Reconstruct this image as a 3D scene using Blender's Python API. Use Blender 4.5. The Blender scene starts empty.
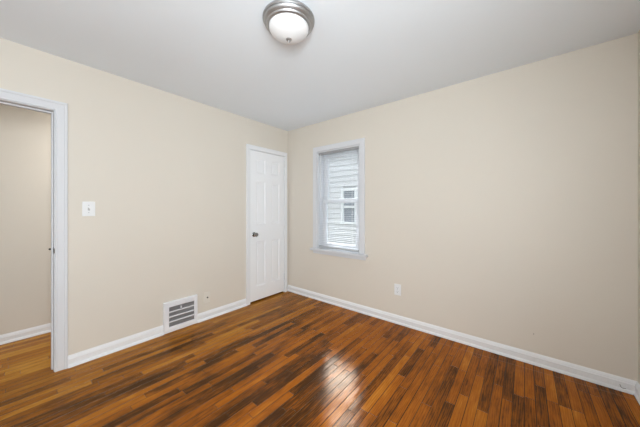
import bpy, bmesh, math, random
from mathutils import Vector, Matrix
C = bpy.context.scene.collection
SC = bpy.context.scene
PI = math.pi

# ------------------------------------------------------------------ camera
cam_d = bpy.data.cameras.new('camera')
cam_d.sensor_width = 36.0
cam_d.sensor_fit = 'HORIZONTAL'
cam_d.lens = 250.585 / 640 * 36.0
cam_d.shift_y = -4.96 / 640
cam_d.clip_start = 0.02
cam = bpy.data.objects.new('camera', cam_d)
C.objects.link(cam)
cam.location = (0, 0, 1.2585)
cam.rotation_euler = (PI / 2, 0, math.radians(39.262))
SC.camera = cam

# ------------------------------------------------------------------ exposure
SC.view_settings.view_transform = 'Standard'
SC.view_settings.look = 'None'
SC.view_settings.gamma = 1.0
SC.view_settings.use_curve_mapping = False
SC.view_settings.exposure = 0.0

# ------------------------------------------------------------------ sky
world = bpy.data.worlds.new('sky')
SC.world = world
world.use_nodes = True
wn = world.node_tree
wn.nodes.clear()
w_out = wn.nodes.new('ShaderNodeOutputWorld')
w_bg = wn.nodes.new('ShaderNodeBackground')
# bright overcast sky, lighter towards the zenith
w_tc = wn.nodes.new('ShaderNodeTexCoord')
w_sep = wn.nodes.new('ShaderNodeSeparateXYZ')
w_mr = wn.nodes.new('ShaderNodeMapRange')
w_mr.inputs['From Min'].default_value = 0.0; w_mr.inputs['From Max'].default_value = 1.0
w_mr.inputs['To Min'].default_value = 0.72; w_mr.inputs['To Max'].default_value = 2.2
w_bg.inputs['Color'].default_value = (0.935, 0.965, 1.0, 1)
wn.links.new(w_tc.outputs['Generated'], w_sep.inputs['Vector'])
wn.links.new(w_sep.outputs['Z'], w_mr.inputs['Value'])
# bright lobe added to the sky behind the house next door, for the floor reflection
w_dot = wn.nodes.new('ShaderNodeVectorMath'); w_dot.operation = 'DOT_PRODUCT'
w_dot.inputs[1].default_value = Vector((-0.45, 0.67, 0.585)).normalized()
w_pos = wn.nodes.new('ShaderNodeMath'); w_pos.operation = 'MAXIMUM'; w_pos.inputs[1].default_value = 0.0
w_pow = wn.nodes.new('ShaderNodeMath'); w_pow.operation = 'POWER'; w_pow.inputs[1].default_value = 10.0
w_mad = wn.nodes.new('ShaderNodeMath'); w_mad.operation = 'MULTIPLY_ADD'; w_mad.inputs[1].default_value = 42.0
wn.links.new(w_tc.outputs['Generated'], w_dot.inputs[0])
wn.links.new(w_dot.outputs['Value'], w_pos.inputs[0])
wn.links.new(w_pos.outputs[0], w_pow.inputs[0])
wn.links.new(w_pow.outputs[0], w_mad.inputs[0])
wn.links.new(w_mr.outputs['Result'], w_mad.inputs[2])
wn.links.new(w_mad.outputs[0], w_bg.inputs['Strength'])
wn.links.new(w_bg.outputs['Background'], w_out.inputs['Surface'])

# ------------------------------------------------------------------ daylight through the windows behind the camera, the hall lamp and an added fill spot
def area_light(name, loc, rot, sx, sy, watts, col):
    d = bpy.data.lights.new(name, 'AREA')
    d.shape = 'RECTANGLE'; d.size = sx; d.size_y = sy; d.energy = watts; d.color = col
    o = bpy.data.objects.new(name, d); C.objects.link(o)
    o.location = loc; o.rotation_euler = rot
    return o

# back window (in the wall behind the camera), shining along +y; side window, shining along -x
area_light('side_window_daylight', (0.585, -0.25, 1.45), (0, math.radians(107), 0), 1.35, 0.7, 67, (0.875, 0.95, 1.0))
# soft spot added behind the camera to brighten the far half of the room
fill_d = bpy.data.lights.new('fill_spot', 'SPOT')
fill_d.energy = 124; fill_d.spot_size = math.radians(90); fill_d.spot_blend = 1.0; fill_d.shadow_soft_size = 0.2; fill_d.color = (0.875, 0.95, 1.0)
fill = bpy.data.objects.new('fill_spot', fill_d); C.objects.link(fill)
fill.location = (0.3, -0.6, 1.4)
fill.rotation_euler = (Vector((-1.4, 2.66, 1.5)) - fill.location).to_track_quat('-Z', 'Y').to_euler()
area_light('hall_lamp_light', (-3.35, 0.9, 2.36), (0, 0, 0), 0.25, 0.25, 13, (1.0, 0.98, 0.95))

# ------------------------------------------------------------------ room dimensions (metres)
XL, XR, YF, YB, H = -2.807, 0.588, 2.660, -0.75, 2.44
WT = 0.12                       # inner wall thickness
FT = 0.20                       # outer wall thickness
XH = -3.757                     # hall wall

# ------------------------------------------------------------------ materials
def mat(name, col, rough=0.5, metal=0.0, spec=0.5, coat=0.0, emis=None, bump=None, var=0.0):
    m = bpy.data.materials.new(name); m.use_nodes = True
    nt = m.node_tree; b = nt.nodes['Principled BSDF']
    b.inputs['Base Color'].default_value = (*col, 1)
    b.inputs['Roughness'].default_value = rough
    b.inputs['Metallic'].default_value = metal
    b.inputs['Specular IOR Level'].default_value = spec
    b.inputs['Coat Weight'].default_value = coat
    if emis:
        b.inputs['Emission Color'].default_value = (*emis[0], 1)
        b.inputs['Emission Strength'].default_value = emis[1]
    geo = nt.nodes.new('ShaderNodeNewGeometry')
    if bump:
        n = nt.nodes.new('ShaderNodeTexNoise'); n.inputs['Scale'].default_value = bump[0]
        n.inputs['Detail'].default_value = 3
        bp = nt.nodes.new('ShaderNodeBump'); bp.inputs['Strength'].default_value = bump[1]
        bp.inputs['Distance'].default_value = 0.002
        nt.links.new(geo.outputs['Position'], n.inputs['Vector'])
        nt.links.new(n.outputs['Fac'], bp.inputs['Height'])
        nt.links.new(bp.outputs['Normal'], b.inputs['Normal'])
    if var:
        n2 = nt.nodes.new('ShaderNodeTexNoise'); n2.inputs['Scale'].default_value = 2.2
        n2.inputs['Detail'].default_value = 4
        mr = nt.nodes.new('ShaderNodeMapRange')
        mr.inputs['To Min'].default_value = 1 - var; mr.inputs['To Max'].default_value = 1 + var
        hs = nt.nodes.new('ShaderNodeHueSaturation'); hs.inputs['Color'].default_value = (*col, 1)
        nt.links.new(geo.outputs['Position'], n2.inputs['Vector'])
        nt.links.new(n2.outputs['Fac'], mr.inputs['Value'])
        nt.links.new(mr.outputs['Result'], hs.inputs['Value'])
        nt.links.new(hs.outputs['Color'], b.inputs['Base Color'])
    return m

M = {}
M['wall'] = mat('beige_wall_paint', (0.700, 0.650, 0.575), 0.55, spec=0.3, bump=(220, 0.12), var=0.02)
M['ceiling'] = mat('white_ceiling_paint', (0.835, 0.885, 0.93), 0.8, spec=0.15, bump=(180, 0.1), var=0.015)
M['trim'] = mat('white_trim_paint', (0.68, 0.69, 0.715), 0.55, spec=0.2, bump=(60, 0.06), var=0.01)
M['base'] = mat('white_baseboard_paint', (0.80, 0.81, 0.83), 0.5, spec=0.25, bump=(60, 0.06), var=0.01)
M['door'] = mat('white_door_paint', (0.86, 0.87, 0.89), 0.45, spec=0.3, bump=(60, 0.08), var=0.012)
M['vinyl'] = mat('white_vinyl', (0.66, 0.675, 0.70), 0.5)
M['plastic'] = mat('white_plastic', (0.80, 0.81, 0.82), 0.3)
M['slot'] = mat('dark_slot', (0.03, 0.03, 0.03), 0.6)
M['greyplastic'] = mat('grey_plastic', (0.40, 0.41, 0.44), 0.4)
M['nickel'] = mat('brushed_nickel', (0.47, 0.47, 0.475), 0.45, metal=1.0, bump=(300, 0.05))
M['chrome'] = mat('polished_chrome', (0.30, 0.295, 0.29), 0.13, metal=1.0)
M['darkmetal'] = mat('dark_bronze', (0.05, 0.042, 0.032), 0.4, metal=0.6)
M['ventwhite'] = mat('white_enamel', (0.80, 0.81, 0.84), 0.35)
M['ventgrey'] = mat('grey_vent_fins', (0.36, 0.36, 0.37), 0.5)
M['ventdark'] = mat('dark_duct', (0.05, 0.05, 0.055), 0.8)
M['jack'] = mat('cream_plastic', (0.74, 0.70, 0.63), 0.4)
M['headrail'] = mat('grey_enamel_headrail', (0.33, 0.333, 0.34), 0.4)
M['blindrail'] = mat('pale_grey_rail', (0.46, 0.465, 0.475), 0.45)
M['siding'] = mat('white_siding', (0.60, 0.615, 0.64), 0.6, bump=(90, 0.1), var=0.02)
M['sidingtrim'] = mat('white_outdoor_trim', (0.70, 0.73, 0.76), 0.5)
M['soffit'] = mat('soffit_paint', (0.7, 0.72, 0.74), 0.6)
M['shingle'] = mat('grey_shingles', (0.12, 0.12, 0.125), 0.9, bump=(40, 0.5), var=0.2)
M['ground'] = mat('ground_gravel_grass', (0.16, 0.17, 0.13), 0.95, bump=(30, 0.5), var=0.3)
M['brick'] = mat('outer_wall_render', (0.55, 0.55, 0.54), 0.8, bump=(60, 0.2))
M['nbglass'] = mat('grey_window_glass', (0.26, 0.29, 0.33), 0.12, spec=0.6)
M['globe'] = mat('frosted_white_glass', (0.72, 0.72, 0.725), 0.4, spec=0.2, emis=((1.0, 0.985, 0.96), 0.06))
M['wire'] = mat('dark_wire', (0.09, 0.08, 0.075), 0.5)
M['hole'] = mat('nail_hole_dark', (0.16, 0.13, 0.10), 0.8)

def slat_material():
    m = bpy.data.materials.new('white_blind_slat'); m.use_nodes = True
    nt = m.node_tree; b = nt.nodes['Principled BSDF']
    b.inputs['Base Color'].default_value = (0.82, 0.84, 0.87, 1); b.inputs['Roughness'].default_value = 0.4
    tr = nt.nodes.new('ShaderNodeBsdfTranslucent'); tr.inputs['Color'].default_value = (0.82, 0.84, 0.87, 1)
    mx = nt.nodes.new('ShaderNodeMixShader'); mx.inputs['Fac'].default_value = 0.22
    nt.links.new(b.outputs['BSDF'], mx.inputs[1]); nt.links.new(tr.outputs['BSDF'], mx.inputs[2])
    nt.links.new(mx.outputs['Shader'], nt.nodes['Material Output'].inputs['Surface'])
    return m
M['slat'] = slat_material()

def glass_material():
    m = bpy.data.materials.new('clear_window_glass'); m.use_nodes = True
    nt = m.node_tree; nt.nodes.remove(nt.nodes['Principled BSDF'])
    t = nt.nodes.new('ShaderNodeBsdfTransparent'); t.inputs['Color'].default_value = (0.95, 0.97, 0.975, 1)
    g = nt.nodes.new('ShaderNodeBsdfGlossy'); g.inputs['Roughness'].default_value = 0.02
    f = nt.nodes.new('ShaderNodeFresnel'); f.inputs['IOR'].default_value = 1.45
    mx = nt.nodes.new('ShaderNodeMixShader')
    ge = nt.nodes.new('ShaderNodeNewGeometry')
    fr = nt.nodes.new('ShaderNodeMath'); fr.operation = 'SUBTRACT'; fr.inputs[0].default_value = 1.0
    ml = nt.nodes.new('ShaderNodeMath'); ml.operation = 'MULTIPLY'      # only the outer faces of the pane mirror
    nt.links.new(ge.outputs['Backfacing'], fr.inputs[1])
    nt.links.new(f.outputs['Fac'], ml.inputs[0]); nt.links.new(fr.outputs[0], ml.inputs[1])
    nt.links.new(ml.outputs[0], mx.inputs['Fac'])
    nt.links.new(t.outputs['BSDF'], mx.inputs[1]); nt.links.new(g.outputs['BSDF'], mx.inputs[2])
    nt.links.new(mx.outputs['Shader'], nt.nodes['Material Output'].inputs['Surface'])
    return m
M['glass'] = glass_material()

def floor_material():
    m = bpy.data.materials.new('oak_strip_floor'); m.use_nodes = True
    nt = m.node_tree; N = nt.nodes; L = nt.links
    b = N['Principled BSDF']
    geo = N.new('ShaderNodeNewGeometry')
    sep = N.new('ShaderNodeSeparateXYZ'); L.new(geo.outputs['Position'], sep.inputs[0])

    def math_(op, a, b_=None, c=None):
        n = N.new('ShaderNodeMath'); n.operation = op
        for i, v in enumerate((a, b_, c)):
            if v is None: continue
            if isinstance(v, (int, float)): n.inputs[i].default_value = v
            else: L.new(v, n.inputs[i])
        return n.outputs[0]

    def white(x, y, k):
        c = N.new('ShaderNodeCombineXYZ'); c.inputs[2].default_value = k
        L.new(x, c.inputs[0])
        if y is not None: L.new(y, c.inputs[1])
        w = N.new('ShaderNodeTexWhiteNoise'); w.noise_dimensions = '3D'; L.new(c.outputs[0], w.inputs['Vector'])
        return w.outputs['Value']

    def rng(v, a0, a1, b0, b1, clamp=True, smooth=False):
        n = N.new('ShaderNodeMapRange'); n.clamp = clamp
        if smooth: n.interpolation_type = 'SMOOTHSTEP'
        L.new(v, n.inputs['Value'])
        for k, q in zip(('From Min', 'From Max', 'To Min', 'To Max'), (a0, a1, b0, b1)): n.inputs[k].default_value = q
        return n.outputs['Result']

    X, Y = sep.outputs['X'], sep.outputs['Y']
    W = 0.0572
    u = math_('DIVIDE', math_('ADD', X, 10.013), W)
    row = math_('FLOOR', u); fu = math_('FRACT', u)
    r1, r2 = white(row, None, 1.7), white(row, None, 5.3)
    length = rng(r1, 0, 1, 0.42, 1.05)
    v = math_('DIVIDE', math_('ADD', math_('ADD', Y, 20.0), math_('MULTIPLY', r2, 3.0)), length)
    cell = math_('FLOOR', v); fv = math_('FRACT', v)
    rc, rd, re = white(row, cell, 0.37), white(row, cell, 9.1), white(row, cell, 4.4)

    # board tone
    ramp = N.new('ShaderNodeValToRGB'); cr = ramp.color_ramp
    stops = [(0.0, (0.050, 0.0160, 0.0020)), (0.16, (0.110, 0.0325, 0.0030)), (0.30, (0.215, 0.0590, 0.0040)),
             (0.50, (0.320, 0.0880, 0.0052)), (0.74, (0.405, 0.1240, 0.0075)), (1.0, (0.530, 0.1950, 0.0170))]
    cr.elements[0].position, cr.elements[0].color = stops[0][0], (*stops[0][1], 1)
    cr.elements[1].position, cr.elements[1].color = stops[-1][0], (*stops[-1][1], 1)
    for p, c in stops[1:-1]:
        e = cr.elements.new(p); e.color = (*c, 1)

    # grain: streaks stretched along the board, offset board by board
    comb = N.new('ShaderNodeCombineXYZ')
    L.new(math_('ADD', math_('MULTIPLY', X, 1.0), math_('MULTIPLY', rd, 37.0)), comb.inputs[0])
    L.new(math_('ADD', math_('MULTIPLY', Y, 0.055), math_('MULTIPLY', re, 11.0)), comb.inputs[1])
    n1 = N.new('ShaderNodeTexNoise'); n1.inputs['Scale'].default_value = 95; n1.inputs['Detail'].default_value = 4; n1.inputs['Roughness'].default_value = 0.65
    L.new(comb.outputs[0], n1.inputs['Vector'])
    comb2 = N.new('ShaderNodeCombineXYZ')
    L.new(math_('ADD', X, math_('MULTIPLY', rc, 53.0)), comb2.inputs[0])
    L.new(math_('MULTIPLY', Y, 0.14), comb2.inputs[1])
    wv = N.new('ShaderNodeTexWave'); wv.wave_type = 'BANDS'; wv.bands_direction = 'X'
    wv.inputs['Scale'].default_value = 26; wv.inputs['Distortion'].default_value = 9; wv.inputs['Detail'].default_value = 3
    wv.inputs['Detail Scale'].default_value = 1.1
    L.new(comb2.outputs[0], wv.inputs['Vector'])
    # broad blotches of old stain, a little stretched along the boards
    comb3 = N.new('ShaderNodeCombineXYZ')
    L.new(X, comb3.inputs[0]); L.new(math_('MULTIPLY', Y, 0.25), comb3.inputs[1])
    n3 = N.new('ShaderNodeTexNoise'); n3.inputs['Scale'].default_value = 5.5; n3.inputs['Detail'].default_value = 4; n3.inputs['Roughness'].default_value = 0.6
    L.new(comb3.outputs[0], n3.inputs['Vector'])
    tone = math_('ADD', math_('MULTIPLY', rc, 0.56), 0.27)
    tone = math_('ADD', tone, rng(n1.outputs['Fac'], 0.28, 0.72, -0.20, 0.17))
    tone = math_('ADD', tone, rng(wv.outputs['Fac'], 0.0, 1.0, -0.11, 0.07))
    tone = math_('ADD', tone, rng(n3.outputs['Fac'], 0.30, 0.70, -0.26, 0.18))
    # darker smudges that stay inside one board
    comb4 = N.new('ShaderNodeCombineXYZ')
    L.new(math_('ADD', X, math_('MULTIPLY', re, 71.0)), comb4.inputs[0]); L.new(math_('MULTIPLY', Y, 0.3), comb4.inputs[1])
    n5 = N.new('ShaderNodeTexNoise'); n5.inputs['Scale'].default_value = 22; n5.inputs['Detail'].default_value = 5; n5.inputs['Roughness'].default_value = 0.7
    L.new(comb4.outputs[0], n5.inputs['Vector'])
    tone = math_('ADD', tone, rng(n5.outputs['Fac'], 0.30, 0.70, -0.15, 0.12))
    tone = math_('ADD', tone, rng(X, -2.75, -2.9, 0.0, 0.22))      # stronger hall light painted in: floor tone raised in the hall
    # long dark worn patch in the old finish, across the middle of the room
    sx = math_('DIVIDE', math_('ADD', X, 1.52), 0.68); sy = math_('DIVIDE', math_('SUBTRACT', Y, 1.05), 1.0)
    sd2 = math_('ADD', math_('MULTIPLY', sx, sx), math_('MULTIPLY', sy, sy))
    sd2 = math_('ADD', sd2, rng(n3.outputs['Fac'], 0.25, 0.75, -0.6, 0.6))
    tone = math_('ADD', tone, rng(sd2, 0.1, 1.3, -0.27, 0.0, smooth=True))
    L.new(tone, ramp.inputs['Fac'])

    # joints
    du = math_('MULTIPLY', math_('MINIMUM', fu, math_('SUBTRACT', 1.0, fu)), W)
    dv = math_('MULTIPLY', math_('MINIMUM', fv, math_('SUBTRACT', 1.0, fv)), length)
    gapw = rng(white(row, None, 8.8), 0, 1, 0.0010, 0.0034)
    gu = math_('DIVIDE', du, gapw)
    gv = math_('DIVIDE', dv, 0.0016)
    joint = math_('MINIMUM', gu, gv)
    jm = rng(joint, 0.35, 1.1, 0.0, 1.0, smooth=True)
    mixj = N.new('ShaderNodeMix'); mixj.data_type = 'RGBA'
    L.new(rng(jm, 0, 1, 0.0, 1.0), mixj.inputs['Factor'])
    mixj.inputs[6].default_value = (0.020, 0.009, 0.004, 1)
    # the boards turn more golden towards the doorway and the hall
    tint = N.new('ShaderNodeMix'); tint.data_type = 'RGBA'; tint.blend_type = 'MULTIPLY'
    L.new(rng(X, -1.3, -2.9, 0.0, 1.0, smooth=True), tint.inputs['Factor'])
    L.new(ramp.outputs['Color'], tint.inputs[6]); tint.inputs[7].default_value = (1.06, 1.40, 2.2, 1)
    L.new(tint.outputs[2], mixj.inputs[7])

    # thin worn line along the window wall, where an old rug edge stood
    ed = math_('ABSOLUTE', math_('SUBTRACT', Y, math_('ADD', math_('MULTIPLY', X, 0.057), 2.5576)))
    on = math_('MULTIPLY', rng(ed, 0.001, 0.004, 0.30, 0.0), rng(X, -1.1, -0.8, 0.0, 1.0))
    mixe = N.new('ShaderNodeMix'); mixe.data_type = 'RGBA'
    L.new(on, mixe.inputs['Factor']); L.new(mixj.outputs[2], mixe.inputs[6])
    mixe.inputs[7].default_value = (0.42, 0.27, 0.16, 1)
    L.new(mixe.outputs[2], b.inputs['Base Color'])

    # varnish: glossy, slightly wavy, each board a hair tilted
    b.inputs['Specular IOR Level'].default_value = 0.0
    gl = N.new('ShaderNodeBsdfGlossy'); gl.inputs['Color'].default_value = (1.0, 0.74, 0.56, 1)      # amber varnish
    fr = N.new('ShaderNodeFresnel'); fr.inputs['IOR'].default_value = 1.37
    mxs = N.new('ShaderNodeMixShader')
    L.new(fr.outputs['Fac'], mxs.inputs['Fac']); L.new(b.outputs['BSDF'], mxs.inputs[1]); L.new(gl.outputs['BSDF'], mxs.inputs[2])
    L.new(mxs.outputs['Shader'], N['Material Output'].inputs['Surface'])
    n4 = N.new('ShaderNodeTexNoise'); n4.inputs['Scale'].default_value = 8
    L.new(geo.outputs['Position'], n4.inputs['Vector'])
    L.new(rng(n4.outputs['Fac'], 0.3, 0.7, 0.12, 0.18), gl.inputs['Roughness'])
    h = math_('ADD', math_('MULTIPLY', jm, 0.0010), math_('MULTIPLY', n1.outputs['Fac'], 0.00022))
    cup = math_('MULTIPLY', math_('MULTIPLY', du, du), 0.35)
    h = math_('ADD', h, cup)
    tilt = math_('MULTIPLY', math_('SUBTRACT', rd, 0.5), math_('MULTIPLY', fu, 0.0007))
    h = math_('ADD', h, tilt)
    bp = N.new('ShaderNodeBump'); bp.inputs['Strength'].default_value = 0.9; bp.inputs['Distance'].default_value = 1.0
    L.new(h, bp.inputs['Height'])
    L.new(bp.outputs['Normal'], b.inputs['Normal']); L.new(bp.outputs['Normal'], gl.inputs['Normal']); L.new(bp.outputs['Normal'], fr.inputs['Normal'])
    return m
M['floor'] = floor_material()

# ------------------------------------------------------------------ mesh helpers
class MB:
    def __init__(self): self.bm = bmesh.new()
    def box(self, x0, x1, y0, y1, z0, z1):
        vs = [self.bm.verts.new((x, y, z)) for x in (x0, x1) for y in (y0, y1) for z in (z0, z1)]
        for f in ((0, 1, 3, 2), (4, 6, 7, 5), (0, 4, 5, 1), (2, 3, 7, 6), (0, 2, 6, 4), (1, 5, 7, 3)):
            self.bm.faces.new([vs[i] for i in f])
        return self
    def loft(self, rings, close=True, caps=True):
        R = [[self.bm.verts.new(p) for p in r] for r in rings]
        n = len(R[0])
        for a, b in zip(R, R[1:]):
            for i in range(n if close else n - 1):
                self.bm.faces.new((a[i], a[(i + 1) % n], b[(i + 1) % n], b[i]))
        if caps:
            self.bm.faces.new(R[0][::-1]); self.bm.faces.new(R[-1])
        return self
    def lathe(self, prof, o, axis='z', seg=48):
        """prof: list of (radius, height) along the axis from point o"""
        ox, oy, oz = o
        rings = []
        for r, h in prof:
            ring = []
            for k in range(seg):
                a = 2 * PI * k / seg; c, s = max(r, 1e-5) * math.cos(a), max(r, 1e-5) * math.sin(a)
                ring.append((ox + c, oy + s, oz + h) if axis == 'z' else (ox + h, oy + c, oz + s) if axis == 'x' else (ox + c, oy + h, oz + s))
            rings.append(ring)
        return self.loft(rings)
    def tube(self, pts, r, seg=10):
        rings = []
        P = [Vector(p) for p in pts]
        for i, p in enumerate(P):
            t = (P[min(i + 1, len(P) - 1)] - P[max(i - 1, 0)]).normalized()
            a = t.orthogonal().normalized(); b = t.cross(a)
            if i:
                a = (pa - t * pa.dot(t)).normalized(); b = t.cross(a)
            pa = a
            rings.append([tuple(p + a * r * math.cos(2 * PI * k / seg) + b * r * math.sin(2 * PI * k / seg)) for k in range(seg)])
        return self.loft(rings)
    def build(self, name, m, parent=None, bevel=0.0, smooth=False, seg=2):
        bmesh.ops.recalc_face_normals(self.bm, faces=self.bm.faces[:])
        me = bpy.data.meshes.new(name); self.bm.to_mesh(me); self.bm.free()
        me.materials.append(M[m])
        o = bpy.data.objects.new(name, me); C.objects.link(o)
        if parent is not None:
            o.parent = parent
            o.matrix_parent_inverse = Matrix.Translation(-Vector(parent.location))
        if smooth:
            for p in me.polygons: p.use_smooth = True
            md = o.modifiers.new('edges', 'EDGE_SPLIT'); md.split_angle = math.radians(35)
        if bevel:
            md = o.modifiers.new('bevel', 'BEVEL'); md.width = bevel; md.segments = seg; md.limit_method = 'ANGLE'
        return o

def tag(o, label=None, cat=None, group=None, kind=None):
    if label: o['label'] = label
    if cat: o['category'] = cat
    if group: o['group'] = group
    if kind: o['kind'] = kind
    return o

def thing(name, loc, label, cat, group=None, kind=None):
    o = bpy.data.objects.new(name, None); C.objects.link(o); o.location = loc
    o.empty_display_size = 0.05
    return tag(o, label, cat, group, kind)

def sweep(prof, path, plane, normal_sign, closed=False):
    """Mitred moulding: prof (u outward from the opening, w out of the wall) along path (list of 2d points). Returns one ring list per segment."""
    n = len(path); segs = []
    def nrm(a, b):
        d = (Vector(b) - Vector(a)).normalized(); return Vector((-d.y, d.x)) * normal_sign
    for i in range(n - 1):
        here = nrm(path[i], path[i + 1])
        def off(j, u):
            p = Vector(path[j])
            other = None
            if j == i and i > 0: other = nrm(path[i - 1], path[i])
            if j == i + 1 and i + 2 < n: other = nrm(path[i + 1], path[i + 2])
            if other is None: return p + here * u
            m = (here + other); m = m / m.dot(here)
            return p + m * u
        segs.append([[plane(off(j, u), w) for u, w in prof] for j in (i, i + 1)])
    return segs

# ------------------------------------------------------------------ the setting
def struct(o, label, cat): return tag(o, label, cat, kind='structure')

Y0, Y1 = -2.2, YF + FT
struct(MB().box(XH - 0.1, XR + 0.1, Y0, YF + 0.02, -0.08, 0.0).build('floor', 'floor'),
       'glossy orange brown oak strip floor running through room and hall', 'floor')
struct(MB().box(XH - 0.1, XR + 0.1, Y0, YF + FT, H, H + 0.1).build('ceiling', 'ceiling'),
       'flat white painted ceiling over the room', 'ceiling')

# left wall with the doorway and the closet opening
DY0, DY1, DZ = -0.575, 0.197, 2.012        # doorway opening
CY0, CY1, CZ = 1.972, 2.586, 2.042         # closet opening
w = MB()
def lw(y0, y1, z0, z1): w.box(XL - WT, XL, y0, y1, z0, z1)
lw(Y0, DY0 - 0.018, 0, H); lw(DY0 - 0.018, DY1 + 0.018, DZ + 0.018, H); lw(DY1 + 0.018, CY0, 0, H)
lw(CY0, CY1, CZ, H); lw(CY1, YF, 0, H)
struct(w.build('wall_left', 'wall'), 'beige painted wall with the open doorway and the white closet door', 'wall')
# closet void behind the door
struct(MB().box(XL - WT - 0.03, XL - WT, CY0 - 0.1, CY1 + 0.074, 0, CZ + 0.1).build('wall_closet', 'wall'),
       'plain back of the closet behind the white door', 'wall')

# far wall with the window
WX0, WX1, WZ0, WZ1 = -2.223, -1.545, 0.684, 2.038
w = MB()
def fw(x0, x1, z0, z1): w.box(x0, x1, YF, YF + FT, z0, z1)
fw(XH - 0.1, WX0, 0, H); fw(WX1, XR + 0.1, 0, H); fw(WX0, WX1, 0, WZ0); fw(WX0, WX1, WZ1, H)
struct(w.build('wall_far', 'wall'), 'beige painted wall holding the double-hung window', 'wall')

# right wall with a side window opening, back wall with a window opening (both behind the camera)
w = MB()
def rw(y0, y1, z0, z1): w.box(XR, XR + 0.1, y0, y1, z0, z1)
rw(-0.62, YF, 0, 0.75); rw(-0.62, YF, 2.15, H); rw(0.12, YF, 0.75, 2.15); rw(YB - 0.12, -0.62, 0, H)
struct(w.build('wall_right', 'wall'), 'narrow sliver of beige wall beyond the corner', 'wall')
w = MB()
def bw(x0, x1, z0, z1): w.box(x0, x1, YB - 0.12, YB, z0, z1)
bw(XL, -2.05, 0, H); bw(-0.85, XR, 0, H); bw(-2.05, -0.85, 0, 0.75); bw(-2.05, -0.85, 2.15, H)
struct(w.build('wall_back', 'wall'), 'beige wall behind the viewer with a wide window opening', 'wall')
# hall
struct(MB().box(XH - 0.1, XH, Y0, YF, 0, H).build('wall_hall', 'wall'), 'beige hall wall seen through the open doorway', 'wall')
w = MB(); w.box(XH, XL - WT, Y0 - 0.1, Y0, 0, H)
struct(w.build('wall_hall_end', 'wall'), 'beige end wall of the hall beyond the doorway', 'wall')
w = MB(); w.box(XL, XR, Y0 - 0.1, Y0, 0, H)

# baseboards: profile (out of wall, height)
def base_prof(h, t):
    return [(0, 0), (t, 0), (t, 0.012), (t + 0.0025, h - 0.027), (t - 0.001, h - 0.023), (t - 0.001, h - 0.018), (t - 0.006, h - 0.007), (t - 0.0095, h), (0, h)]
def shoe_prof(t, s):
    return [(t, 0.0), (t + s, 0.0), (t + s * 0.93, 0.006), (t + s * 0.72, 0.0135), (t + s * 0.4, 0.0195), (t, 0.022)]
def baseboard(name, label, a, b, nx, ny, h, t, s):
    r = [[(p[0] + nx * o, p[1] + ny * o, z) for o, z in base_prof(h, t)] for p in (a, b)]
    o = MB().loft(r).build(name, 'base'); struct(o, label, 'baseboard')
    r = [[(p[0] + nx * q, p[1] + ny * q, z + 0.003) for q, z in shoe_prof(t, s)] for p in (a, b)]
    MB().loft(r).build('shoe_molding', 'base', o)
    return o
baseboard('baseboard_left', 'white baseboard between the doorway and the wall vent', (XL, 0.272), (XL, 0.947), 1, 0, 0.091, 0.016, 0.018)
baseboard('baseboard_left', 'white baseboard between the wall vent and the closet door', (XL, 1.280), (XL, 1.911), 1, 0, 0.091, 0.016, 0.018)
baseboard('baseboard_far', 'long white baseboard under the window wall', (XL, YF), (XR, YF), 0, -1, 0.094, 0.011, 0.009)
baseboard('baseboard_right', 'short end of white baseboard past the corner', (XR, YF), (XR, YB), -1, 0, 0.094, 0.011, 0.009)
baseboard('baseboard_hall', 'white baseboard along the hall wall', (XH, Y0), (XH, YF), 1, 0, 0.088, 0.012, 0.012)

# ------------------------------------------------------------------ doorway trim
lp = lambda p, o: (XL + o, p[0], p[1])
CAS = [(0, 0), (0, 0.010), (0.004, 0.0135), (0.010, 0.0135), (0.013, 0.011), (0.050, 0.0145), (0.053, 0.0185), (0.060, 0.0205), (0.068, 0.0205), (0.070, 0.018), (0.070, 0)]
t1 = thing('trim_1', (XL, DY1, 0), 'white molded casing and jamb of the open doorway', 'door trim', kind='structure')
CAS1 = [(u + 0.004, o) for u, o in CAS]
pth = [(DY1, 0.0), (DY1, DZ), (DY0, DZ), (DY0, 0.0)]
for nm, s in zip(('side_casing', 'head_casing', 'side_casing'), sweep(CAS1, pth, lp, -1)):
    MB().loft(s).build(nm, 'trim', t1)
J0 = XL - WT - 0.004
for nm, bx in (('side_jamb', (J0, XL + 0.001, DY1, DY1 + 0.0175, 0, DZ + 0.018)), ('side_jamb', (J0, XL + 0.001, DY0 - 0.0175, DY0, 0, DZ + 0.018)),
               ('head_jamb', (J0, XL + 0.001, DY0, DY1, DZ, DZ + 0.018))):
    MB().box(*bx).build(nm, 'trim', t1, bevel=0.001)
for nm, bx in (('door_stop', (J0 + 0.035, J0 + 0.073, DY1 - 0.010, DY1, 0, DZ)), ('door_stop', (J0 + 0.035, J0 + 0.073, DY0, DY0 + 0.010, 0, DZ)),
               ('door_stop', (J0 + 0.035, J0 + 0.073, DY0 + 0.01, DY1 - 0.01, DZ - 0.010, DZ))):
    MB().box(*bx).build(nm, 'trim', t1, bevel=0.002)
hp = lambda p, o: (XL - WT - o, p[0], p[1])
for nm, s in zip(('side_casing', 'head_casing', 'side_casing'), sweep(CAS1, pth, hp, -1)):
    MB().loft(s).build(nm, 'trim', t1)
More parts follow.
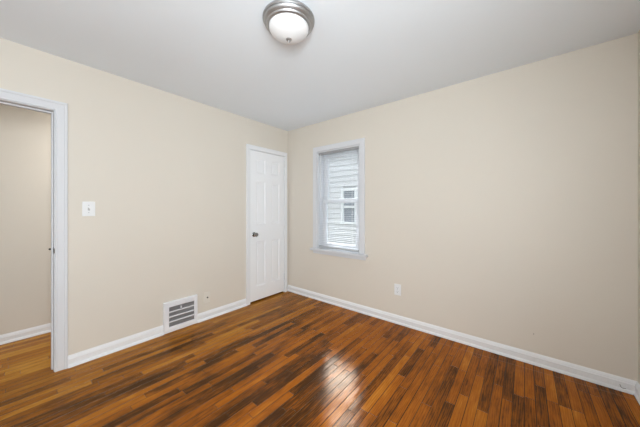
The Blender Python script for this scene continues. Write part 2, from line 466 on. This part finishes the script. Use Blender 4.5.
# latch strike on the jamb, its lip curling round the casing edge
sm = MB().box(XL - 0.034, XL + 0.001, DY1 - 0.0022, DY1, 0.905, 0.962)
sm.box(XL + 0.001, XL + 0.0125, DY1 - 0.0015, DY1 + 0.0035, 0.915, 0.952)
sp = sm.build('strike_plate', 'chrome', t1, bevel=0.0008); sp['label'] = 'metal latch strike plate on the jamb'
MB().box(XL - 0.026, XL - 0.010, DY1 - 0.0027, DY1 - 0.0015, 0.918, 0.950).build('strike_hole', 'slot', sp)
cm = MB().lathe([(0.0, 0.0), (0.010, 0.0), (0.011, -0.004), (0.007, -0.010), (0.008, -0.016), (0.005, -0.020), (0, -0.021)], (J0 + 0.008, DY1, 0.935), 'y', 16)
cb = cm.build('door_catch', 'darkmetal', t1, smooth=True); cb['label'] = 'small dark catch on the hall edge of the jamb'

# ------------------------------------------------------------------ closet door with casing
t2 = thing('trim_2', (XL, CY0, 0), 'white casing round the closet door', 'door trim', kind='structure')
CASC = [(0, 0), (0, 0.012), (0.003, 0.0145), (0.040, 0.0165), (0.048, 0.0185), (0.055, 0.0185), (0.057, 0.016), (0.057, 0)]
CASN = [(u * 41 / 57, o) for u, o in CASC]
kp = [(CY1, 0.0), (CY1, CZ), (CY0, CZ), (CY0, 0.0)]
s = sweep(CASC, kp, lp, -1)
MB().loft(sweep(CASN, [(CY1, 0.0), (CY1, CZ)], lp, -1)[0]).build('side_casing', 'base', t2)
hd = [[(XL + o, CY1 + 0.041, CZ + u) for u, o in CASC], [(XL + o, CY0 - 0.057, CZ + u) for u, o in CASC]]
MB().loft([[(x, y, z + 0.0005) for x, y, z in r] for r in hd]).build('head_casing', 'base', t2)
MB().loft(sweep(CASC, [(CY0, CZ), (CY0, 0.0)], lp, -1)[0]).build('side_casing', 'base', t2)
for nm, bx in (('side_jamb', (XL - WT, XL, CY0, CY0 + 0.004, 0, CZ)), ('side_jamb', (XL - WT, XL, CY1 - 0.004, CY1, 0, CZ)),
               ('head_jamb', (XL - WT, XL, CY0 + 0.004, CY1 - 0.004, CZ - 0.004, CZ))):
    MB().box(*bx).build(nm, 'base', t2)

d1 = thing('door_1', (XL, 1.98, 0), 'closed white six-panel closet door in the corner', 'door', kind='structure')
SY0, SY1, SZ0, SZ1, SX = 1.980, 2.578, 0.020, 2.034, XL + 0.001
bm_ = MB(); bm = bm_.bm
ys = [SY0, 2.072, 2.228, 2.330, 2.486, SY1]
zs = [SZ0, 0.205, 0.812, 1.045, 1.625, 1.735, 1.930, SZ1]
panels = [(i, j) for i in (1, 3) for j in (1, 3, 5)]
cache = {}
def V(x, y, z):
    k = (round(x, 5), round(y, 5), round(z, 5))
    if k not in cache: cache[k] = bm.verts.new((x, y, z))
    return cache[k]
pan_rects = []
for i in range(5):
    for j in range(7):
        y0, y1, z0, z1 = ys[i], ys[i + 1], zs[j], zs[j + 1]
        if (i, j) in panels:
            steps = [(0.0, SX), (0.004, SX - 0.006), (0.014, SX - 0.0095), (0.020, SX - 0.011)]
            for (e0, x0), (e1, x1) in zip(steps, steps[1:]):
                A = [(y0 + e0, z0 + e0), (y1 - e0, z0 + e0), (y1 - e0, z1 - e0), (y0 + e0, z1 - e0)]
                B = [(y0 + e1, z0 + e1), (y1 - e1, z0 + e1), (y1 - e1, z1 - e1), (y0 + e1, z1 - e1)]
                for q in range(4):
                    r = (q + 1) % 4
                    bm.faces.new((V(x0, *A[q]), V(x0, *A[r]), V(x1, *B[r]), V(x1, *B[q])))
            pan_rects.append((y0 + 0.020, y1 - 0.020, z0 + 0.020, z1 - 0.020))
        else:
            bm.faces.new((V(SX, y0, z0), V(SX, y1, z0), V(SX, y1, z1), V(SX, y0, z1)))
BX = SX - 0.035
per = [(ys[i], zs[0]) for i in range(6)] + [(ys[5], zs[j]) for j in range(1, 8)] + [(ys[i], zs[7]) for i in range(4, -1, -1)] + [(ys[0], zs[j]) for j in range(6, 0, -1)]
for a, b in zip(per, per[1:] + per[:1]):
    bm.faces.new((V(SX, *a), V(SX, *b), V(BX, *b), V(BX, *a)))
bm.faces.new([V(BX, *p) for p in per])
bm_.build('door_slab', 'door', d1)
for y0, y1, z0, z1 in pan_rects:
    xf, xb = SX - 0.0112, SX - 0.024
    e = 0.016
    MB().loft([[(xb, y0, z0), (xb, y1, z0), (xb, y1, z1), (xb, y0, z1)], [(xf, y0, z0), (xf, y1, z0), (xf, y1, z1), (xf, y0, z1)],
               [(xf + 0.004, y0 + e, z0 + e), (xf + 0.004, y1 - e, z0 + e), (xf + 0.004, y1 - e, z1 - e), (xf + 0.004, y0 + e, z1 - e)]]).build('door_panel', 'door', d1)
kz, ky = 0.912, 2.037
kn = MB().lathe([(0.0, 0.024), (0.011, 0.024), (0.0115, 0.034), (0.020, 0.038), (0.0275, 0.046), (0.0285, 0.054), (0.025, 0.062), (0.014, 0.066), (0.0, 0.067)], (SX, ky, kz), 'x', 32).build('door_knob', 'chrome', d1, smooth=True)
kn['label'] = 'shiny chrome door knob'
MB().lathe([(0.0, 0.0), (0.032, 0.0), (0.032, 0.004), (0.027, 0.008), (0.013, 0.011), (0.011, 0.024), (0, 0.024)], (SX, ky, kz), 'x', 32).build('rosette', 'chrome', kn, smooth=True)
for hz in (1.925, 0.235):
    hm = MB().lathe([(0.0, -0.052), (0.004, -0.050), (0.0062, -0.044), (0.0062, 0.044), (0.004, 0.050), (0, 0.052)], (SX + 0.0065, 2.582, hz), 'z', 16)
    ho = hm.build('hinge', 'trim', d1, smooth=True)
    for k in (-0.02, 0.0, 0.02):
        MB().lathe([(0.0063, -0.0012), (0.0068, -0.0008), (0.0068, 0.0008), (0.0063, 0.0012)], (SX + 0.0065, 2.582, hz + k), 'z', 16).build('knuckle', 'trim', ho)

# ------------------------------------------------------------------ the window
win = thing('window_1', (-1.884, YF, 0.71), 'white double-hung window with narrow casing and stool', 'window', kind='structure')
fp = lambda p, o: (p[0], YF - o, p[1])
WC = [(0, 0), (0, 0.014), (0.003, 0.016), (0.058, 0.018), (0.063, 0.018), (0.066, 0.015), (0.066, 0)]
pw = [(WX0, 0.712), (WX0, WZ1), (WX1, WZ1), (WX1, 0.712)]
for nm, s in zip(('side_casing', 'head_casing', 'side_casing'), sweep(WC, pw, fp, 1)):
    MB().loft(s).build(nm, 'trim', win)
sl = MB().box(-2.318, -1.437, YF - 0.052, YF, 0.682, 0.712)
sl.box(WX0, WX1, YF, YF + 0.062, 0.685, 0.712)
sl.build('stool', 'trim', win, bevel=0.006, seg=3)
MB().box(-2.285, -1.462, YF - 0.016, YF, 0.640, 0.682).build('apron', 'trim', win, bevel=0.004)
# jamb liners and outer sill
for x0, x1 in ((WX0, WX0 + 0.018), (WX1 - 0.018, WX1)):
    jm = MB().box(x0, x1, YF, YF + FT, 0.712, WZ1)
    jo = jm.build('jamb_liner', 'vinyl', win, bevel=0.001)
    xs = x1 if x0 == WX0 else x0 - 0.014
    MB().box(xs, xs + 0.014, YF + 0.050, YF + 0.064, 0.712, WZ1 - 0.016).build('sash_stop', 'vinyl', jo, bevel=0.001)
MB().box(WX0 + 0.018, WX1 - 0.018, YF, YF + FT, WZ1 - 0.016, WZ1).build('head_jamb', 'vinyl', win)
MB().box(WX0 + 0.018, WX1 - 0.018, YF + 0.064, YF + FT + 0.03, 0.685, 0.716).build('sill', 'vinyl', win)
def sash(name, x0, x1, z0, z1, y0, y1, st, bot, top):
    b = MB()
    b.box(x0, x0 + st, y0, y1, z0, z1); b.box(x1 - st, x1, y0, y1, z0, z1)
    b.box(x0 + st, x1 - st, y0, y1, z0, z0 + bot); b.box(x0 + st, x1 - st, y0, y1, z1 - top, z1)
    o = b.build(name, 'vinyl', win, bevel=0.003)
    MB().box(x0 + st - 0.004, x1 - st + 0.004, (y0 + y1) / 2 - 0.002, (y0 + y1) / 2 + 0.002, z0 + bot - 0.004, z1 - top + 0.004).build('pane', 'glass', o)
    # glazing bead
    g = MB()
    e = 0.009
    a0, a1, c0, c1 = x0 + st, x1 - st, z0 + bot, z1 - top
    yy = y0 + 0.008
    g.box(a0, a0 + e, yy, y1, c0, c1); g.box(a1 - e, a1, yy, y1, c0, c1)
    g.box(a0 + e, a1 - e, yy, y1, c0, c0 + e); g.box(a0 + e, a1 - e, yy, y1, c1 - e, c1)
    g.build('glazing_bead', 'vinyl', o)
    return o
ls = sash('lower_sash', -2.189, -1.579, 0.717, 1.386, YF + 0.066, YF + 0.098, 0.064, 0.062, 0.046)
sash('upper_sash', -2.189, -1.579, 1.336, 2.021, YF + 0.102, YF + 0.134, 0.064, 0.046, 0.058)
lk = MB().box(-1.905, -1.865, YF + 0.068, YF + 0.092, 1.386, 1.394)
lk.lathe([(0, 0), (0.011, 0), (0.011, 0.008), (0, 0.009)], (-1.885, YF + 0.08, 1.394), 'z', 16)
lk.build('sash_lock', 'plastic', ls)

# ------------------------------------------------------------------ mini blind
bl = thing('mini_blind', (-1.884, YF + 0.02, 2.0), 'white mini blind lowered over the window with its slats open', 'blind')
bx0, bx1, by = WX0 + 0.021, WX1 - 0.021, YF + 0.0145
hr = MB().box(bx0, bx1, by - 0.013, by + 0.013, 1.990, 2.0215).build('headrail', 'headrail', bl, bevel=0.003)
hr['label'] = 'grey metal headrail of the blind'
sb = MB()
z = 0.764
while z < 1.985:
    r = []
    for xx in (bx0 + 0.004, bx1 - 0.004):
        top = [(xx, by - 0.0070 + 0.0140 * k / 4, z + 0.0005 * (1 - ((k - 2) / 2) ** 2)) for k in range(5)]
        bot = [(p[0], p[1], p[2] - 0.0004) for p in top[::-1]]
        r.append(top + bot)
    sb.loft(r)
    z += 0.0232
sb.build('slats', 'slat', bl)
br = MB().box(bx0 + 0.003, bx1 - 0.003, by - 0.010, by + 0.010, 0.727, 0.752).build('bottom_rail', 'blindrail', bl, bevel=0.004)
br['label'] = 'grey bottom rail just above the stool'
for xx in (bx0 + 0.10, bx1 - 0.10):
    for yy in (by - 0.0088, by + 0.0088):
        MB().tube([(xx, yy, 0.740), (xx, yy, 1.995)], 0.0006, 6).build('ladder_cord', 'plastic', bl)
MB().tube([(-2.160, by - 0.019, 1.995), (-2.160, by - 0.020, 1.7), (-2.160, by - 0.019, 1.40)], 0.0045, 10).build('tilt_wand', 'plastic', bl, smooth=True)

# ------------------------------------------------------------------ wall vent
vx = XL
v = thing('wall_vent', (XL, 1.118, 0.0), 'white metal wall register with four dark grille rows near the floor', 'vent')
VY0, VY1, VZ0, VZ1 = 0.948, 1.279, 0.003, 0.312
GY0, GY1, GZ0, GZ1 = 0.995, 1.243, 0.058, 0.258
prof = [(0.0, 0.020), (0.0, 0.0295), (0.006, 0.0310), (0.036, 0.0310), (0.046, 0.026), (0.046, 0.0)]
def rect_ring(e, o): return [(XL + o, VY0 + e[0], VZ0 + e[2]), (XL + o, VY1 - e[1], VZ0 + e[2]), (XL + o, VY1 - e[1], VZ1 - e[3]), (XL + o, VY0 + e[0], VZ1 - e[3])]
inn = (GY0 - VY0, VY1 - GY1, GZ0 - VZ0, VZ1 - GZ1)
sc = lambda k: tuple(q * k for q in inn)
rings = [rect_ring(sc(0), 0.0), rect_ring(sc(0), 0.026), rect_ring(sc(0.10), 0.031), rect_ring(sc(0.85), 0.031), rect_ring(sc(1.0), 0.027), rect_ring(sc(1.0), 0.004)]
MB().loft(rings, caps=False).build('faceplate', 'ventwhite', v)
MB().box(XL, XL + 0.004, GY0 - 0.004, GY1 + 0.004, GZ0 - 0.004, GZ1 + 0.004).build('duct_backing', 'ventdark', v)
rowh = (GZ1 - GZ0)
for k in (1, 2, 3):
    zc = GZ0 + rowh * k / 4
    MB().box(XL + 0.010, XL + 0.0295, GY0, GY1, zc - 0.0052, zc + 0.0052).build('crossbar', 'ventwhite', v, bevel=0.0015)
for k in range(4):
    za, zb = GZ0 + rowh * k / 4 + (0.0055 if k else 0.001), GZ0 + rowh * (k + 1) / 4 - (0.0055 if k < 3 else 0.001)
    f = MB(); n = 6
    for i in range(n):
        zc = za + (zb - za) * (i + 0.5) / n; hh = (zb - za) / n
        f.loft([[(XL + 0.008, yy, zc - hh * 0.50), (XL + 0.025, yy, zc - hh * 0.10), (XL + 0.025, yy, zc + hh * 0.30), (XL + 0.008, yy, zc + hh * 0.1)] for yy in (GY0, GY1)])
    f.build('grille', 'ventgrey', v)
lv = MB().box(XL + 0.018, XL + 0.034, 1.103, 1.113, 0.222, 0.246).build('damper_lever', 'ventwhite', v, bevel=0.002)
lv['label'] = 'small white damper lever'
for yy, zz in ((0.972, 0.285), (1.265, 0.285)):
    MB().lathe([(0, 0), (0.005, 0), (0.0045, 0.0015), (0, 0.002)], (XL + 0.031, yy, zz), 'x', 14).build('screw', 'ventwhite', v)

# ------------------------------------------------------------------ switch and outlets
sw = thing('light_switch', (XL, 0.396, 1.255), 'white toggle light switch beside the open doorway', 'switch')
MB().box(XL, XL + 0.0065, 0.356, 0.436, 1.195, 1.316).build('switch_plate', 'plastic', sw, bevel=0.003, seg=3)
MB().box(XL + 0.006, XL + 0.0072, 0.3895, 0.4025, 1.2425, 1.2685).build('toggle_slot', 'greyplastic', sw)
MB().loft([[(XL + 0.006, 0.391, 1.2475), (XL + 0.006, 0.401, 1.2475), (XL + 0.006, 0.401, 1.2605), (XL + 0.006, 0.391, 1.2605)],
           [(XL + 0.021, 0.392, 1.2615), (XL + 0.021, 0.400, 1.2615), (XL + 0.019, 0.400, 1.2685), (XL + 0.019, 0.392, 1.2685)]]).build('toggle', 'plastic', sw, bevel=0.001)
for zz in (1.225, 1.286):
    MB().lathe([(0, 0), (0.0035, 0), (0.003, 0.001), (0, 0.0012)], (XL + 0.0065, 0.396, zz), 'x', 12).build('screw', 'greyplastic', sw)

ol = thing('duplex_outlet', (-1.076, YF, 0.373), 'white duplex electrical outlet on the wall below and right of the window', 'outlet')
MB().box(-1.113, -1.039, YF - 0.0065, YF, 0.312, 0.433).build('outlet_plate', 'plastic', ol, bevel=0.003, seg=3)
for zz in (0.3515, 0.3935):
    rc_ = MB().box(-1.0925, -1.0595, YF - 0.0085, YF - 0.006, zz - 0.0145, zz + 0.0145).build('receptacle', 'plastic', ol, bevel=0.0012)
    MB().box(-1.0835, -1.0815, YF - 0.0089, YF - 0.008, zz - 0.001, zz + 0.009).build('slot', 'slot', rc_)
    MB().box(-1.0705, -1.0685, YF - 0.0089, YF - 0.008, zz - 0.001, zz + 0.008).build('slot', 'slot', rc_)
    MB().lathe([(0, 0), (0.0028, 0), (0.0028, -0.0009), (0, -0.0009)], (-1.076, YF - 0.008, zz - 0.008), 'y', 10).build('ground_hole', 'slot', rc_)
MB().lathe([(0, 0), (0.0032, 0), (0.0028, -0.001), (0, -0.0012)], (-1.076, YF - 0.0065, 0.3725), 'y', 12).build('screw', 'greyplastic', ol)

jp = thing('cable_jack', (XL, 1.395, 0.245), 'beige painted jack plate with one dark socket between vent and closet door', 'jack')
MB().box(XL, XL + 0.009, 1.358, 1.432, 0.185, 0.307).build('jack_plate', 'jack', jp, bevel=0.003, seg=3)
MB().lathe([(0, 0), (0.0085, 0), (0.0085, 0.003), (0.006, 0.004), (0.006, 0.012), (0.0, 0.012)], (XL + 0.009, 1.398, 0.246), 'x', 16).build('socket', 'wire', jp)
for zz in (0.205, 0.287):
    MB().lathe([(0, 0), (0.0032, 0), (0.0028, 0.001), (0, 0.0012)], (XL + 0.009, 1.395, zz), 'x', 12).build('screw', 'wall', jp)

# ------------------------------------------------------------------ ceiling light
LX, LY = -1.137, 1.085
cl = thing('ceiling_light', (LX, LY, H), 'round flush ceiling light with brushed nickel rim and white glass dome', 'ceiling light')
MB().lathe([(0.0, 0.0), (0.150, 0.0), (0.157, -0.004), (0.160, -0.010), (0.160, -0.018), (0.1565, -0.0215), (0.1535, -0.0215), (0.1535, -0.025), (0.155, -0.028), (0.153, -0.034), (0.148, -0.040), (0.1445, -0.0415), (0.1445, -0.0445), (0.1395, -0.047),
            (0.138, -0.050), (0.136, -0.056), (0.130, -0.060), (0.124, -0.060), (0.122, -0.052), (0.0, -0.050)], (LX, LY, H), 'z', 72).build('rim', 'nickel', cl, smooth=True)
dome = [(0.1225, -0.050), (0.1225, -0.060)] + [(0.1225 * math.cos(a) ** 1.25, -0.060 - 0.070 * math.sin(a)) for a in [PI / 2 * k / 14 for k in range(1, 14)]] + [(0.0, -0.130)]
MB().lathe(dome, (LX, LY, H), 'z', 64).build('glass_dome', 'globe', cl, smooth=True)
MB().lathe([(0.0, -0.122), (0.017, -0.127), (0.0185, -0.130), (0.015, -0.134), (0.006, -0.137), (0.007, -0.141), (0.005, -0.147), (0, -0.148)], (LX, LY, H), 'z', 24).build('finial', 'nickel', cl, smooth=True)

# ------------------------------------------------------------------ marks on the far wall and baseboard
tag(MB().lathe([(0, 0), (0.0035, 0), (0.003, -0.0008), (0, -0.001)], (0.055, YF, 0.245), 'y', 10).build('wall_anchor', 'hole'),
    'tiny dark nail hole plug low on the plain wall', 'wall plug')
tag(MB().tube([(0.508, YF - 0.012, 0.046), (0.508, YF - 0.018, 0.042), (0.511, YF - 0.022, 0.034), (0.520, YF - 0.023, 0.030), (0.533, YF - 0.022, 0.033)], 0.0016, 8).build('wire_stub', 'wire', smooth=True),
    'short dark wire end curling from the baseboard near the corner', 'wire')

# ------------------------------------------------------------------ outdoors
NY = YF + 2.60
struct(MB().box(-14, 10, YF + FT, 22, -0.75, -0.60).build('ground', 'ground'), 'ground strip between the two houses', 'ground')
struct(MB().loft([[(xx, YF + FT - 0.02, H + 0.101), (xx, YF + FT + 0.38, H + 0.101), (xx, YF + FT + 0.38, H + 0.20), (xx, YF - 3, H + 1.3), (xx, YF - 3, H + 0.101)] for xx in (XH - 1, XR + 1)]).build('added_eave', 'soffit'),  # unseen eave, added to hold sky light off the siding opposite
       'unseen eave added above the window to shade the siding', 'added_eave')
nb = thing('neighbor_house', (-2.8, NY, -0.6), 'white clapboard house standing outside the window', 'house')
sd = MB()
lap = 0.134
NX0, NX1, NZ1 = -9.0, 4.5, 2.62
gx0, gx1, gz0, gz1 = -3.52, -3.20, 0.925, 1.70
z = -0.6
while z < NZ1:
    for x0, x1, za, zb in ([(NX0, NX1, z, min(z + lap, NZ1))] if (z + lap < gz0 - 0.02 or z > gz1 + 0.04) else [(NX0, gx0 - 0.02, z, min(z + lap, NZ1)), (gx1 + 0.02, NX1, z, min(z + lap, NZ1))]):
        t = 0.029
        sd.loft([[(xx, NY - t, za), (xx, NY - 0.002, zb), (xx, NY + 0.05, zb), (xx, NY + 0.05, za)] for xx in (x0, x1)])
    z += lap
sd.build('siding', 'siding', nb)
MB().box(NX0, NX1, NY + 0.05, NY + 6, -0.6, NZ1).build('house_body', 'siding', nb)
nw = MB(); e = 0.07
nw.box(gx0 - e, gx0, NY - 0.03, NY + 0.04, gz0 - 0.05, gz1 + e); nw.box(gx1, gx1 + e, NY - 0.03, NY + 0.04, gz0 - 0.05, gz1 + e)
nw.box(gx0, gx1, NY - 0.03, NY + 0.04, gz1, gz1 + e); nw.box(gx0 - e - 0.02, gx1 + e + 0.02, NY - 0.05, NY + 0.04, gz0 - 0.05, gz0)
nw.box(gx0, gx1, NY - 0.012, NY + 0.04, 1.27, 1.325)
no = nw.build('house_window', 'sidingtrim', nb)
MB().box(gx0, gx1, NY + 0.010, NY + 0.018, gz0, gz1).build('window_pane', 'nbglass', no)
MB().loft([[(xx, NY - 0.12, NZ1 - 0.02), (xx, NY - 0.12, NZ1 + 0.04), (xx, NY + 3.0, NZ1 + 1.5), (xx, NY + 6.3, NZ1 + 0.10), (xx, NY + 6.3, NZ1 - 0.02)] for xx in (NX0 - 0.3, NX1 + 0.3)]).build('house_roof', 'shingle', nb)
